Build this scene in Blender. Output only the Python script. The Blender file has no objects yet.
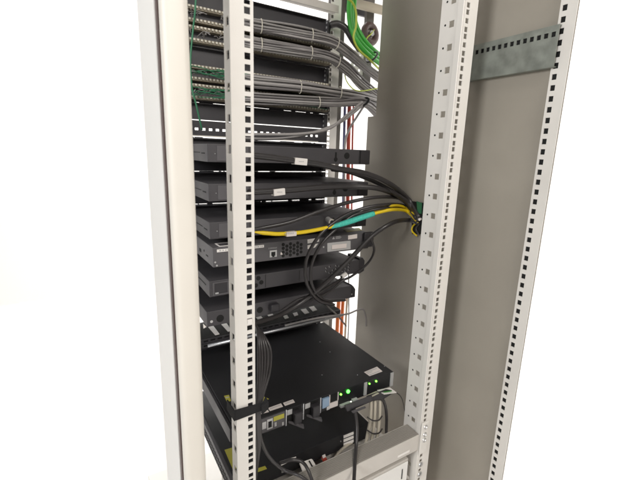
import bpy, bmesh, math, random
from mathutils import Vector, Matrix
random.seed(7)
S = bpy.context.scene
C = S.collection
# ---------------------------------------------------------------- camera, world, added lights, exposure
CAM = Vector((-0.45674, -0.57631, -0.00145)); FPX = 386.0
RT = Vector((0.852079, -0.522428, 0.032091)); UP = Vector((0.088046, 0.203500, 0.975108)); FW = Vector((0.515955, 0.828044, -0.219396))
cd = bpy.data.cameras.new('camera'); cam = bpy.data.objects.new('camera', cd); C.objects.link(cam)
cd.sensor_fit = 'HORIZONTAL'; cd.sensor_width = 23.067; cd.lens = 23.067 * FPX / 640
cam.matrix_world = Matrix(((RT.x, UP.x, -FW.x, CAM.x), (RT.y, UP.y, -FW.y, CAM.y), (RT.z, UP.z, -FW.z, CAM.z), (0, 0, 0, 1)))
cd.clip_start = .02; cd.clip_end = 60
cd.dof.use_dof = True; cd.dof.focus_distance = .80; cd.dof.aperture_fstop = 3.2
S.camera = cam
W = bpy.data.worlds.new('World'); S.world = W; W.use_nodes = True
W.node_tree.nodes['Background'].inputs[0].default_value = (1, .97, .93, 1)
W.node_tree.nodes['Background'].inputs[1].default_value = .13

def area(name, loc, aim, size, power, col=(1, 1, 1), sy=None):
    l = bpy.data.lights.new(name, 'AREA'); l.energy = power; l.color = col; l.size = size
    if sy: l.shape = 'RECTANGLE'; l.size_y = sy
    o = bpy.data.objects.new(name, l); C.objects.link(o); o.location = loc
    o.rotation_euler = (Vector(aim) - Vector(loc)).to_track_quat('-Z', 'Y').to_euler()
    return o
area('key_light_front', (.02, -2.0, 1.45), (0, .1, -.1), .9, 45, (1, .945, .88))  # unseen key light, placed for the bright front and darker interior
area('fill_light_left', (-2.3, -.74, .75), (.3, -.12, -.05), .7, 38, (.99, .99, .98))  # added fill without a known source, brightens the flank before the rail
area('fill_light_rear_wall', (.3, 1.5, 1.5), (.3, 2.4, -.2), 1.2, 60, (1, .98, .96))  # added light that turns the rear wall white
area('fill_light_right_wall', (1.7, .2, 1.2), (2.6, .2, -.3), 1.4, 60, (1, .98, .96))  # unseen light added to whiten the right wall
vs = S.view_settings; vs.view_transform = 'Standard'; vs.look = 'None'; vs.exposure = 0; vs.gamma = 1
S.render.engine = 'CYCLES'

def at(px, py, Y=None, X=None, Z=None):
    """the point of the plane Y=.. (or X=.., Z=..) seen at that place of the photograph"""
    d = FW + RT * ((px - 320) / FPX) - UP * ((py - 240) / FPX)
    t = (Y - CAM.y) / d.y if Y is not None else (X - CAM.x) / d.x if X is not None else (Z - CAM.z) / d.z
    return CAM + d * t

# ---------------------------------------------------------------- materials
def mat(name, col, rough=.5, metal=0., bump=0., bscale=300., var=0., vscale=12., spec=.5, emit=None, es=1., coat=0.):
    m = bpy.data.materials.new(name); m.use_nodes = True; n = m.node_tree.nodes; k = m.node_tree.links
    b = n['Principled BSDF']; b.inputs['Base Color'].default_value = (*col, 1); b.inputs['Roughness'].default_value = rough
    b.inputs['Metallic'].default_value = metal; b.inputs['Specular IOR Level'].default_value = spec
    if coat: b.inputs['Coat Weight'].default_value = coat
    tc = n.new('ShaderNodeTexCoord')
    if var:
        t = n.new('ShaderNodeTexNoise'); t.inputs['Scale'].default_value = vscale; t.inputs['Detail'].default_value = 6
        k.new(tc.outputs['Object'], t.inputs['Vector'])
        r = n.new('ShaderNodeMapRange'); r.inputs[1].default_value = .3; r.inputs[2].default_value = .7
        r.inputs[3].default_value = 1 - var; r.inputs[4].default_value = 1 + var
        k.new(t.outputs['Fac'], r.inputs[0])
        x = n.new('ShaderNodeVectorMath'); x.operation = 'SCALE'; x.inputs[0].default_value = col
        k.new(r.outputs[0], x.inputs['Scale']); k.new(x.outputs[0], b.inputs['Base Color'])
        r2 = n.new('ShaderNodeMapRange'); r2.inputs[1].default_value = .3; r2.inputs[2].default_value = .7
        r2.inputs[3].default_value = max(.05, rough - .08); r2.inputs[4].default_value = min(1, rough + .08)
        k.new(t.outputs['Fac'], r2.inputs[0]); k.new(r2.outputs[0], b.inputs['Roughness'])
    if bump:
        t2 = n.new('ShaderNodeTexNoise'); t2.inputs['Scale'].default_value = bscale; t2.inputs['Detail'].default_value = 3
        k.new(tc.outputs['Object'], t2.inputs['Vector'])
        bp = n.new('ShaderNodeBump'); bp.inputs['Strength'].default_value = bump; bp.inputs['Distance'].default_value = .001
        k.new(t2.outputs['Fac'], bp.inputs['Height']); k.new(bp.outputs[0], b.inputs['Normal'])
    if emit:
        b.inputs['Emission Color'].default_value = (*emit, 1); b.inputs['Emission Strength'].default_value = es
    return m
M = dict(
    wall=mat('white_wall', (.86, .86, .85), .9, bump=.1, bscale=80),
    floor=mat('pale_floor', (.82, .80, .78), .5, var=.03),
    rail=mat('light_grey_enamel', (.74, .715, .675), .42, bump=.12, bscale=500, var=.03),
    post=mat('cream_enamel', (.76, .725, .66), .5, bump=.08, bscale=400, var=.02),
    skin=mat('pale_grey_enamel', (.80, .79, .765), .55, bump=.08, bscale=400, var=.02),
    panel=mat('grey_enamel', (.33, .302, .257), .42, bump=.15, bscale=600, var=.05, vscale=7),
    beam=mat('beige_enamel', (.56, .53, .49), .5, bump=.1, bscale=500, var=.04),
    beamtop=mat('ribbed_taupe', (.27, .25, .225), .6),
    galv=mat('galvanised_steel', (.28, .30, .27), .5, .6, bump=.2, bscale=120, var=.18, vscale=45),
    black=mat('black_powder_coat', (.031, .029, .033), .48, bump=.2, bscale=900, var=.12),
    server=mat('black_server_lid', (.019, .019, .021), .5, spec=.35, bump=.15, bscale=1200, var=.15, vscale=5),
    dark=mat('charcoal_case', (.056, .053, .058), .5, bump=.15, bscale=900, var=.08),
    dgrey=mat('dark_grey_case', (.088, .084, .090), .48, bump=.15, bscale=900, var=.06),
    hole=mat('hole_black', (.006, .006, .006), .8),
    tan=mat('tan_terminal_strip', (.23, .20, .15), .6, var=.2, vscale=60),
    dot=mat('ivory_plastic', (.55, .52, .44), .5),
    cable=mat('grey_cable_jacket', (.20, .19, .185), .45, var=.1, vscale=30),
    cable2=mat('light_grey_cable_jacket', (.29, .275, .27), .45),
    cable3=mat('dull_grey_cable_jacket', (.145, .135, .135), .5, var=.1, vscale=30),
    bcable=mat('black_cable_jacket', (.030, .027, .028), .38, coat=.1),
    yellow=mat('yellow_jacket', (.80, .58, .01), .4),
    yellow2=mat('yellow_sticker', (.45, .42, .06), .5),
    teal=mat('teal_braid', (.07, .58, .47), .5, bump=.9, bscale=900, var=.25, vscale=400),
    green=mat('green_cable_jacket', (.045, .36, .04), .4),
    dgreen=mat('dark_green_cable_jacket', (.03, .16, .08), .45),
    ygreen=mat('yellow_green_earth', (.42, .50, .06), .45),
    orange=mat('orange_jacket', (.62, .15, .03), .5),
    red=mat('red_jacket', (.38, .05, .03), .5),
    blue=mat('blue_jacket', (.10, .10, .22), .5),
    beigec=mat('ivory_cable_jacket', (.48, .44, .36), .5),
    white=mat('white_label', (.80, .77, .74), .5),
    tag=mat('paper_tag', (.72, .66, .63), .6),
    silver=mat('bright_metal', (.60, .60, .60), .3, .8),
    zinc=mat('zinc_rod', (.55, .56, .58), .3, .7, var=.05),
    ink=mat('black_ink', (.02, .02, .02), .6),
    wink=mat('grey_ink', (.45, .45, .45), .6),
    blu=mat('blue_plastic', (.25, .36, .50), .3),
    tanp=mat('tan_tube_enamel', (.42, .37, .29), .5, var=.04),
    duct=mat('dark_taupe_steel', (.10, .09, .08), .5, var=.2, vscale=25),
    brown=mat('brown_rubber', (.09, .055, .05), .5),
    velcro=mat('black_velcro', (.010, .010, .011), .95, bump=.6, bscale=900),
    plastic=mat('white_plastic_bag', (.75, .73, .70), .35, bump=.3, bscale=60),
    led=mat('green_led', (.1, .8, .1), .3, emit=(.06, 1, .05), es=8),
    led2=mat('yellow_green_led', (.4, .8, .1), .3, emit=(.15, 1, .06), es=5),
)

# ---------------------------------------------------------------- mesh helpers
class MB:
    def __init__(s): s.v = []; s.f = []
    def quad(s, a, b, c, d):
        i = len(s.v); s.v += [a, b, c, d]; s.f.append((i, i + 1, i + 2, i + 3)); return s
    def box(s, x0, x1, y0, y1, z0, z1):
        return s.hexa([(x0, y0, z0), (x1, y0, z0), (x1, y1, z0), (x0, y1, z0)], [(x0, y0, z1), (x1, y0, z1), (x1, y1, z1), (x0, y1, z1)])
    def hexa(s, lo, hi):
        return s.prism(lo, hi)
    def prism(s, lo, hi):
        n = len(lo); i = len(s.v); s.v += [tuple(p) for p in lo] + [tuple(p) for p in hi]
        s.f.append(tuple(i + k for k in reversed(range(n)))); s.f.append(tuple(i + n + k for k in range(n)))
        for k in range(n): q = (k + 1) % n; s.f.append((i + k, i + q, i + n + q, i + n + k))
        return s
    def cyl(s, a, b, r, n=14, r2=None):
        a = Vector(a); b = Vector(b); d = (b - a).normalized(); u = d.orthogonal().normalized(); w = d.cross(u)
        r2 = r if r2 is None else r2
        lo = [a + (u * math.cos(t) + w * math.sin(t)) * r for t in [2 * math.pi * k / n for k in range(n)]]
        hi = [b + (u * math.cos(t) + w * math.sin(t)) * r2 for t in [2 * math.pi * k / n for k in range(n)]]
        return s.prism(lo, hi)
    def ring(s, c, axis, r, rr, n=20, m=8):
        c = Vector(c); ax = Vector(axis).normalized(); u = ax.orthogonal().normalized(); w = ax.cross(u); i = len(s.v)
        for k in range(n):
            t = 2 * math.pi * k / n; e = u * math.cos(t) + w * math.sin(t)
            for j in range(m):
                q = 2 * math.pi * j / m; s.v.append(tuple(c + e * (r + rr * math.cos(q)) + ax * rr * math.sin(q)))
        for k in range(n):
            for j in range(m):
                s.f.append((i + k * m + j, i + ((k + 1) % n) * m + j, i + ((k + 1) % n) * m + (j + 1) % m, i + k * m + (j + 1) % m))
        return s
    def tube(s, pts, r, n=8, sub=8):
        P = smooth(pts, sub); i = len(s.v); L = len(P)
        up = None
        for k, p in enumerate(P):
            d = (P[min(k + 1, L - 1)] - P[max(k - 1, 0)]).normalized()
            if up is None: up = d.orthogonal().normalized()
            u = (up - d * up.dot(d)).normalized(); up = u; w = d.cross(u)
            rk = r(k / (L - 1)) if callable(r) else r
            for j in range(n):
                t = 2 * math.pi * j / n; s.v.append(tuple(p + (u * math.cos(t) + w * math.sin(t)) * rk))
        for k in range(L - 1):
            for j in range(n):
                q = (j + 1) % n; s.f.append((i + k * n + j, i + k * n + q, i + (k + 1) * n + q, i + (k + 1) * n + j))
        s.f.append(tuple(i + j for j in reversed(range(n)))); s.f.append(tuple(i + (L - 1) * n + j for j in range(n)))
        return s
    def plate(s, us, ws, solid, fn, t):
        """plate with real openings: grid lines us x ws, solid(i,j) says which cells stay; fn(u,w,h) maps to space, h runs 0..t"""
        nu, nw = len(us) - 1, len(ws) - 1
        ok = lambda i, j: 0 <= i < nu and 0 <= j < nw and solid(i, j)
        for i in range(nu):
            for j in range(nw):
                if not ok(i, j): continue
                a, b, c, d = us[i], us[i + 1], ws[j], ws[j + 1]
                for h, o in ((0, 1), (t, -1)):
                    q = [fn(a, c, h), fn(b, c, h), fn(b, d, h), fn(a, d, h)]
                    s.quad(*(q if o == 1 else q[::-1]))
                if not ok(i - 1, j): s.quad(fn(a, c, 0), fn(a, d, 0), fn(a, d, t), fn(a, c, t))
                if not ok(i + 1, j): s.quad(fn(b, d, 0), fn(b, c, 0), fn(b, c, t), fn(b, d, t))
                if not ok(i, j - 1): s.quad(fn(b, c, 0), fn(a, c, 0), fn(a, c, t), fn(b, c, t))
                if not ok(i, j + 1): s.quad(fn(a, d, 0), fn(b, d, 0), fn(b, d, t), fn(a, d, t))
        return s
    def build(s, name, m, parent=None, bevel=0, smooth_=False, weld=True, seg=2):
        me = bpy.data.meshes.new(name); me.from_pydata([tuple(v) for v in s.v], [], s.f); me.materials.append(M[m])
        bm = bmesh.new(); bm.from_mesh(me)
        if weld: bmesh.ops.remove_doubles(bm, verts=bm.verts, dist=1e-6)
        bmesh.ops.recalc_face_normals(bm, faces=bm.faces); bm.to_mesh(me); bm.free()
        o = bpy.data.objects.new(name, me); C.objects.link(o)
        if parent: o.parent = parent
        if smooth_: me.polygons.foreach_set('use_smooth', [True] * len(me.polygons))
        if bevel:
            b = o.modifiers.new('bevel', 'BEVEL'); b.width = bevel; b.segments = seg; b.limit_method = 'ANGLE'; b.angle_limit = .7
        return o
def smooth(pts, sub=8):
    P = [Vector(p) for p in pts]
    if len(P) < 3: return P
    Q = [P[0] * 2 - P[1]] + P + [P[-1] * 2 - P[-2]]; out = []
    for k in range(1, len(Q) - 2):
        a, b, c, d = Q[k - 1:k + 3]
        for j in range(sub):
            t = j / sub; out.append(.5 * ((2 * b) + (c - a) * t + (2 * a - 5 * b + 4 * c - d) * t * t + (3 * b - a - 3 * c + d) * t ** 3))
    out.append(P[-1]); return out
def tag(o, label=None, cat=None, group=None, kind=None):
    if label: o['label'] = label
    if cat: o['category'] = cat
    if group: o['group'] = group
    if kind: o['kind'] = kind
    return o
def thing(name, label, cat, loc=(0, 0, 0), group=None):
    """an Empty at the thing's base; children are built in world coordinates and moved back by hang()"""
    o = bpy.data.objects.new(name, None); C.objects.link(o); o.location = loc; o.empty_display_size = .02
    return tag(o, label, cat, group)
def hang(root):
    """parts were modelled in world coordinates: shift their meshes so that they sit on the thing's own origin"""
    off = Vector(root.location); done = set()
    def go(p):
        for ch in p.children:
            if ch.type == 'MESH' and ch.data.name not in done:
                done.add(ch.data.name); ch.data.transform(Matrix.Translation(-off))
            go(ch)
    go(root)
def copy_tree(o, parent=None):
    c = o.copy(); C.objects.link(c)
    if parent: c.parent = parent
    for ch in o.children: copy_tree(ch, c)
    return c
def text(s, loc, size, m, parent, name='lettering'):
    cu = bpy.data.curves.new(name, 'FONT'); cu.body = s; cu.size = size; cu.align_x = 'CENTER'; cu.align_y = 'CENTER'; cu.extrude = .0001
    cu.materials.append(M[m]); o = bpy.data.objects.new(name, cu); C.objects.link(o); o.location = loc; o.rotation_euler = (math.pi / 2, 0, 0)
    bpy.context.view_layer.update(); me = bpy.data.meshes.new_from_object(o); me.transform(o.matrix_world); bpy.data.objects.remove(o)
    o = bpy.data.objects.new(name, me); C.objects.link(o); o.parent = parent
    return o
U = .04445
FY = .50                        # plane of the far mounting rails; the near ones stand at Y = 0

# ---------------------------------------------------------------- the setting
tag(MB().box(-4, 4, -4, 4, -1.06, -1.0).build('floor', 'floor'), kind='structure')
tag(MB().box(-3.5, 3.5, 2.4, 2.5, -1.0, 2.6).build('wall_rear', 'wall'), kind='structure')
tag(MB().box(2.6, 2.7, -3.5, 2.4, -1.0, 2.6).build('wall_right', 'wall'), kind='structure')

# ---------------------------------------------------------------- the cabinet
cab = thing('rack_cabinet', 'light grey steel rack cabinet with perforated mounting rails around all the black equipment', 'cabinet', (0, 0, -1.0))
ZB, ZT = -.97, .60
# left corner post with a rounded bright inner edge, and the outer skin beside it
MB().prism([(-.3545, -.03, ZB), (-.3210, -.03, ZB), (-.3210, -.008, ZB), (-.3545, -.008, ZB)], [(-.3545, -.03, ZT), (-.3210, -.03, ZT), (-.3210, -.008, ZT), (-.3545, -.008, ZT)]).build('corner_post', 'post', cab, bevel=.0085, seg=5, smooth_=True)
MB().box(-.3555, -.3535, -.008, .004, ZB, ZT).build('door_gasket', 'brown', cab)
MB().box(-.3575, -.3535, .004, .145, ZB, ZT).build('outer_panel', 'skin', cab, bevel=.001)

def holes_lines(z0, z1, mids, h):
    L = sorted([z0, z1] + [m - h / 2 for m in mids] + [m + h / 2 for m in mids]); return L
def dense(z_lo, z_hi):
    out = []
    n = int(z_lo / U) - 2
    while n * U < z_hi:
        for d in (-.015875, 0, .015875):
            z = n * U + d
            if z_lo + .012 < z < z_hi - .012: out.append(z)
        n += 1
    return out
def rail(xa, xb, hx, fx, fdepth, y0=0, sparse=None, dirn=1, hs=.0095):
    """face from xa to xb at y0 with three square holes per unit at hx; flange at fx going back fdepth with one per unit"""
    r = None
    mids = dense(ZB, ZT); ws = holes_lines(ZB, ZT, mids, hs); us = sorted([xa, hx - hs / 2, hx + hs / 2, xb])
    hi = us.index(hx - hs / 2)
    face = MB().plate(us, ws, lambda i, j: not (i == hi and j % 2 == 1), lambda u, w, h: (u, y0 + h * dirn, w), .002)
    r = face.build('mounting_rail', 'rail', cab)
    if fx is not None:
        mids2 = [m for m in dense(ZB, ZT) if abs(m / U - round(m / U)) < .01]
        q = .0128; ws2 = holes_lines(ZB, ZT, mids2, q)
        yc = y0 + fdepth * (.5 if fdepth > .04 else .42) * dirn
        us2 = sorted([y0 + .0021 * dirn, yc - q / 2, yc + q / 2, y0 + fdepth * dirn])
        o = MB().plate(us2, ws2, lambda i, j: not (i == 1 and j % 2 == 1), lambda u, w, h: (fx + h, u, w), .002)
        o.build('flange', 'rail', r)
    return r
rL = rail(-.2584, -.2233, -.2325, -.2584, .028)
rR = rail(.2235, .2610, .2325, .2235, .062)
# small round pilot holes beside each square hole of the right flange, and the rolled front lip
ph = MB().cyl((.2231, .0475, -20 * U + .001), (.22345, .0475, -20 * U + .001), .0022, 10).build('pilot_hole', 'hole', rR)
for n in range(1, 33):
    c = ph.copy(); C.objects.link(c); c.parent = rR; c.location.z = n * U
MB().box(.2210, .2236, .0021, .0165, ZB, ZT).build('rolled_lip', 'rail', rR, bevel=.001)
rFR = rail(.2265, .2630, .2325, None, 0, FY)
rFL = rail(-.2630, -.2265, -.2325, None, 0, FY)
MB().box(.2850, .2990, FY + .03, FY + .05, ZB, ZT).build('inner_post', 'duct', cab, bevel=.001)
# grey side panel with a stepped far edge, inside of the cabinet flank
sp = [(-.14, ZB), (.4395, ZB), (.4395, .116), (.400, .116), (.400, ZT), (-.14, ZT)]
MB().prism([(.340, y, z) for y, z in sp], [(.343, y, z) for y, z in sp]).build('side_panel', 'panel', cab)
# galvanised cross bar on the flank
gu = [-.135]; gy = -.13
while gy < .045: gu += [gy, gy + .008]; gy += .014
gu.append(.062)
gb = MB().plate(gu, [.172, .226, .235, .2465], lambda i, j: not (j == 1 and i % 2 == 1), lambda u, w, h: (.326 + h, u, w), .0025)
gb.box(.3285, .340, -.135, .062, .2445, .2465).box(.3285, .340, -.135, .062, .172, .174)
g = gb.build('cross_bar', 'galv', cab)
MB().box(.3292, .3300, -.134, .061, .224, .240).build('bar_slots', 'hole', g)
# perforated door strip at the free edge
zs = []; z = ZB + .02
while z < ZT - .03: zs.append(z); z += .0200
ws = [ZB]; 
for z in zs: ws += [z, z + .0105]
ws.append(ZT)
ds = MB().plate([-.1575, -.1395, -.1305, -.1262], ws, lambda i, j: not (i == 1 and j % 2 == 1), lambda u, w, h: (.334 + h, u, w), .002)
d = ds.build('perforated_strip', 'rail', cab)
MB().box(.3366, .3374, -.1570, -.1265, ZB, ZT).build('strip_backing', 'hole', d)
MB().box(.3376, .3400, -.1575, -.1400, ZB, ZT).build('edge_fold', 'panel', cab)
# roof, rear tube and the pieces around it
MB().box(-.36, .34, .0, .56, .602, .612).build('roof_panel', 'rail', cab)
a, b = at(350, 2, Y=.52), at(389, 12, Y=.52)
MB().cyl(a, b, .0135, 18).build('roof_tube', 'tanp', cab, smooth_=False)
MB().box(-.25, .232, .47, .497, .405, .409).build('rear_ledge', 'beam', cab)
MB().box(-.25, .232, .466, .470, .400, .420).build('ledge_lip', 'beam', cab, bevel=.0008)
MB().box(.395, .425, .545, .558, .20, .60).build('rear_bracket', 'duct', cab)
MB().box(.3045, .3300, FY + .09, FY + .11, .10, ZT).build('rear_post', 'duct', cab, bevel=.001)
MB().box(.262, .284, FY + .06, FY + .075, .10, ZT).build('rear_post', 'duct', cab, bevel=.001)
MB().box(.30, .47, FY + .12, FY + .13, .470, .53).build('rear_duct', 'black', cab)
mids = [.275, .29, .305, .32]
MB().plate([.345, .355, .362, .375, .382, .395], holes_lines(.262, .335, mids, .007), lambda i, j: not (i in (1, 3) and j % 2 == 1), lambda u, w, h: (u, .55 + h, w), .002).build('perforated_bracket', 'rail', cab)
# base frame
MB().box(-.36, .34, -.03, .52, -1.0, -.972).build('base_frame', 'rail', cab, bevel=.002)
# lower cross beam and its bracket on the right rail
cb = MB().box(-.222, .2222, .003, .050, -.7365, -.6915).build('cross_beam', 'beam', cab, bevel=.0012)
rb = MB()
for k in range(10): rb.box(-.2215, .2195, .0065 + k * .0042, .0090 + k * .0042, -.6912, -.6900)
rb.build('ribbed_cover', 'beamtop', cb)
MB().box(-.221, .2210, .0055, .0480, -.6918, -.69125).build('cover_strip', 'beamtop', cb)
MB().box(.150, .190, .0022, .0028, -.728, -.722).build('paper_label', 'white', cb)
br = MB().box(.2200, .2450, -.0042, -.0005, -.745, -.655).build('beam_bracket', 'rail', cab, bevel=.001)
for z in (-.668, -.690, -.706):
    MB().ring((.2325, -.0045, z), (0, 1, 0), .0050, .0014).build('bolt_collar', 'silver', br)
for z in (-.782, -.812):
    o = MB().ring((.2325, -.0015, z), (0, 1, 0), .0055, .0016).cyl((.2325, .001, z), (.2325, -.004, z), .0035).build('bolt', 'silver', cab)
hang(cab)

# drawer box below the beam
t = thing('drawer_unit', 'pale grey box with a dark top hung below the ribbed cross beam', 'drawer', (.08, 0, -.85))
MB().box(-.20, .2075, .020, .30, -.90, -.768).build('body', 'beam', t, bevel=.001)
MB().box(-.198, .2055, .0175, .0198, -.896, -.775).build('front_plate', 'skin', t, bevel=.0008)
MB().box(.185, .188, .0165, .0174, -.82, -.79).build('latch', 'ink', t)
hang(t)

# ---------------------------------------------------------------- panels mounted on the far rails
def bnd(n): return (n + .66) * U
PX0, PX1 = -.2425, .2245
def blank(n0, n1, label):
    t = thing('blanking_panel', label, 'blank panel', (0, FY, bnd(n0)), 'black blanking panels on the far rails')
    pl = MB().box(PX0, PX1, FY - .0035, FY - .001, bnd(n0) + .0009, bnd(n1) - .0009)
    for k in range(14):
        xk = random.uniform(PX0 + .02, PX1 - .03); pl.box(xk, xk + random.choice((.003, .006, .014, .022)), FY - .0036, FY - .0009, bnd(n1) - .0012, bnd(n1) + .0007)
    pl.build('plate', 'black', t, weld=False)
    MB().box(PX0 + .03, PX1 - .022, FY - .017, FY - .0036, bnd(n1) - .0042, bnd(n1) - .0024).build('lip', 'dark', t)
    # ear with slots at the right
    mids = [bnd(n0) + U * (k + f) for k in range(n1 - n0) for f in (.2, .5, .8)]
    e = MB().box(PX1 - .018, PX1 - .0155, FY - .016, FY - .0036, bnd(n0) + .003, bnd(n1) - .003).build('ear', 'dark', t)
    sl = MB()
    for z in mids: sl.box(PX1 - .0185, PX1 - .0181, FY - .012, FY - .007, z - .003, z + .003)
    sl.build('ear_slots', 'wink', e)
    hang(t); return t
blank(7, 8, 'topmost black blanking panel, just under the pale roof ledge')
blank(4, 5, 'black blanking panel between the upper and the lower pair of patch panels')
blank(1, 2, 'black blanking panel below the lowest patch panel, above the panel with white dashes')
blank(-2, 0, 'tall black blanking panel behind the uppermost black appliance')
blank(-4, -2, 'tall black blanking panel behind the second black appliance from the top')
blank(-7, -4, 'tall black blanking panel behind the third appliance and the dark grey switch')
blank(-11, -7, 'lowest and tallest black blanking panel behind the dark appliances above the cable tray')

blank(-14, -12, 'bottom black blanking panel behind the far end of the large server')
def patch(n, label, tint=False):
    z0, z1 = bnd(n) + .0006, bnd(n + 1) - .0006
    t = thing('patch_panel', label, 'patch panel', (0, FY, bnd(n)), 'patch panels seen from behind')
    MB().box(PX0, PX1 - .003, FY - .012, FY - .001, z0 - .0005, z1 + .0002).build('backplate', 'dark', t)
    for zc in (z1 - .0075, z0 + .0075):
        s = MB().box(PX0 + .012, PX1 - .016, FY - .032, FY - .0121, zc - .0042, zc + .0042).build('terminal_strip', 'tan', t)
        q = MB(); x = PX0 + .015
        while x < PX1 - .020:
            q.box(x, x + .0045, FY - .0355, FY - .0321, zc - .0012, zc + .0034); x += .0092
        q.build('terminal', 'dot', s)
        s.data.name = 'terminal_strip'
    # the loose wire ends between the strips
    w = MB()
    for k in range(46):
        x = PX0 + .02 + random.random() * .42; z = (z0 + z1) / 2
        dx = random.uniform(-.02, .035)
        w.tube([(x, FY - .03, z + random.uniform(-.012, .012)), (x + dx * .5, FY - .046, z + random.uniform(-.006, .006)), (x + dx, FY - .052, z + random.uniform(-.004, .004))], .0011, 5, 4)
    w.build('wire_tangle', 'cable', t, weld=False)
    if tint:
        w = MB()
        for k in range(9): w.tube([(PX0 + .01 + k * .012, FY - .040, z0 + random.uniform(.006, .036)), (PX0 + .06 + k * .02, FY - .060, z0 + random.uniform(.012, .03)), (PX0 + .12 + k * .03, FY - .052, z0 + random.uniform(.010, .032)), (PX0 + .20 + k * .03, FY - .045, z0 + random.uniform(.008, .034))], .0010, 6, 6)
        w.build('green_wires', 'dgreen', t, weld=False)
    MB().box(PX1 - .014, PX1 - .004, FY - .020, FY - .0121, z0 + .004, z1 - .004).build('end_bracket', 'dark', t)
    MB().cyl((PX1 - .009, FY - .0235, z0 + .010), (PX1 - .009, FY - .0201, z0 + .010), .0028).build('screw', 'dot', t)
    hang(t); return t
patch(6, 'topmost patch panel with grey wires on its terminal strips')
patch(5, 'second patch panel from the top, directly above the upper white gap')
patch(3, 'third patch panel from the top, directly below the black blanking panel', True)
patch(2, 'lowest patch panel, with a greenish tangle of wires', True)

# panel with a row of square openings
zz = [bnd(0) + .0022, bnd(0) + .018, bnd(0) + .0245, bnd(1) - .0013]
uu = [PX0]; x = PX0 + .018
while x < PX1 - .03: uu += [x, x + .0095]; x += .0185
uu.append(PX1)
t = thing('slotted_panel', 'black panel with a row of bright square openings above the appliances', 'panel', (0, FY, bnd(0)))
MB().plate(uu, zz, lambda i, j: not (j == 1 and i % 2 == 1), lambda u, w, h: (u, FY - .0035 + h, w), .0025).build('plate', 'black', t)
MB().box(PX0 + .005, PX1 - .04, FY - .017, FY - .0036, bnd(0) + .0022, bnd(0) + .0045).build('shelf_lip', 'post', t)
hang(t)

# ---------------------------------------------------------------- the appliances
def circle_holes(cs, y, r, parent, name='vent_holes', m='hole', n=12, d=.0008):
    q = MB()
    for x, z in cs: q.cyl((x, y - d, z), (x, y, z), r, n)
    return q.build(name, m, parent)
def appliance(y0, z0, z1, label, group):
    t = thing('network_appliance', label, 'network appliance', (0, y0, z0), group)
    ch = MB().box(-.22, .22, y0, .490, z0, z1).build('chassis', 'dark', t, bevel=.0012)
    MB().box(-.1995, -.128, y0 - .0016, y0 - .0001, z0 + .0030, z1 - .0035).build('bay_cover', 'dgrey', t, bevel=.0005)
    s = MB().box(-.1540, -.1470, y0 - .0026, y0 - .0017, z0 + .010, z1 - .005).cyl((-.1505, y0 - .0026, z0 + .010), (-.1505, y0 - .0017, z0 + .010), .0048, 16).build('handle_slot', 'hole', t)
    MB().box(-.2208, -.2202, y0 + .06, y0 + .13, z0 + .019, z0 + .0205).box(-.2208, -.2202, y0 + .02, y0 + .045, z0 + .017, z0 + .0195).build('side_slot', 'hole', t)
    circle_holes([(-.2035, z0 + .018)], y0 - .0001, .0012, t, 'screw', 'silver')
    circle_holes([(.145, z0 + .022)], y0 - .0001, .0085, t, 'fan_opening')
    MB().box(.108, .113, y0 - .0008, y0 - .0001, z0 + .006, z0 + .03).cyl((.1105, y0 - .0009, z0 + .012), (.1105, y0 - .0002, z0 + .012), .0055).build('port_slot', 'hole', t)
    MB().box(.1855, .1870, y0 - .0006, y0 - .0001, z0 + .001, z1 - .001).build('seam', 'hole', t)
    MB().box(.1885, .2195, y0 - .0035, y0 - .0002, z0 + .001, z1 - .001).build('end_cap', 'black', t, bevel=.0008)
    hang(t); return t
G = 'identical black appliances in the upper rack'
d1 = appliance(.2704, -.0278, .0106, 'uppermost of the black appliances, level with the camera, no top face seen', G)
d2 = copy_tree(d1); d2.location.z = -.1130; d2['label'] = 'second black appliance from the top, a white tag hanging in front of it'
d3 = copy_tree(d1); d3.location.z = -.1985; d3['label'] = 'third black appliance from the top, directly above the dark grey switch'

# dark grey switch
y0, z0, z1 = .2508, -.2590, -.2140
t = thing('network_switch', 'dark grey switch with console port and round vents, below three black appliances', 'network switch', (0, y0, z0))
ch = MB().box(-.22, .22, y0, .490, z0, z1).build('chassis', 'dgrey', t, bevel=.001)
MB().box(-.2110, -.098, y0 - .0006, y0 - .0001, -.2245, -.2180).build('paper_label', 'white', t)
MB().box(-.204, -.168, y0 + .006, y0 + .040, z1 + .0001, z1 + .0006).build('paper_label', 'white', t)
MB().box(-.200, -.172, y0 + .012, y0 + .034, z1 + .0007, z1 + .0010).build('printed_block', 'dark', t)
def quadpx(pts, Y, th=.0006):
    P = [at(x, y, Y=Y) for x, y in pts]; return MB().prism([(p.x, Y - th, p.z) for p in P], [(p.x, Y - .0001, p.z) for p in P])
pl = MB(); xx = -.206
while xx < -.104:
    w_ = random.uniform(.0015, .005); pl.box(xx, xx + w_, y0 - .0009, y0 - .0007, -.2228, -.2196); xx += w_ + random.uniform(.001, .003)
pl.build('small_print', 'wink', t)
p = at(273, 253.5, Y=y0)
fr = MB().plate([p.x - .0095, p.x - .0055, p.x + .0055, p.x + .0095], [p.z - .0085, p.z - .0055, p.z + .0045, p.z + .0085], lambda i, j: not (i == 1 and j == 1), lambda u, w, h: (u, y0 - .002 + h, w), .0019).build('console_port', 'silver', t)
MB().box(p.x - .0055, p.x + .0055, y0 - .0006, y0 - .0001, p.z - .0055, p.z + .0045).box(p.x - .003, p.x + .003, y0 - .0021, y0 - .0001, p.z - .0082, p.z - .0050).build('socket', 'hole', fr)
text('CONSOLE', (p.x - .001, y0 - .0004, p.z + .0135), .0050, 'wink', t)
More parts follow.
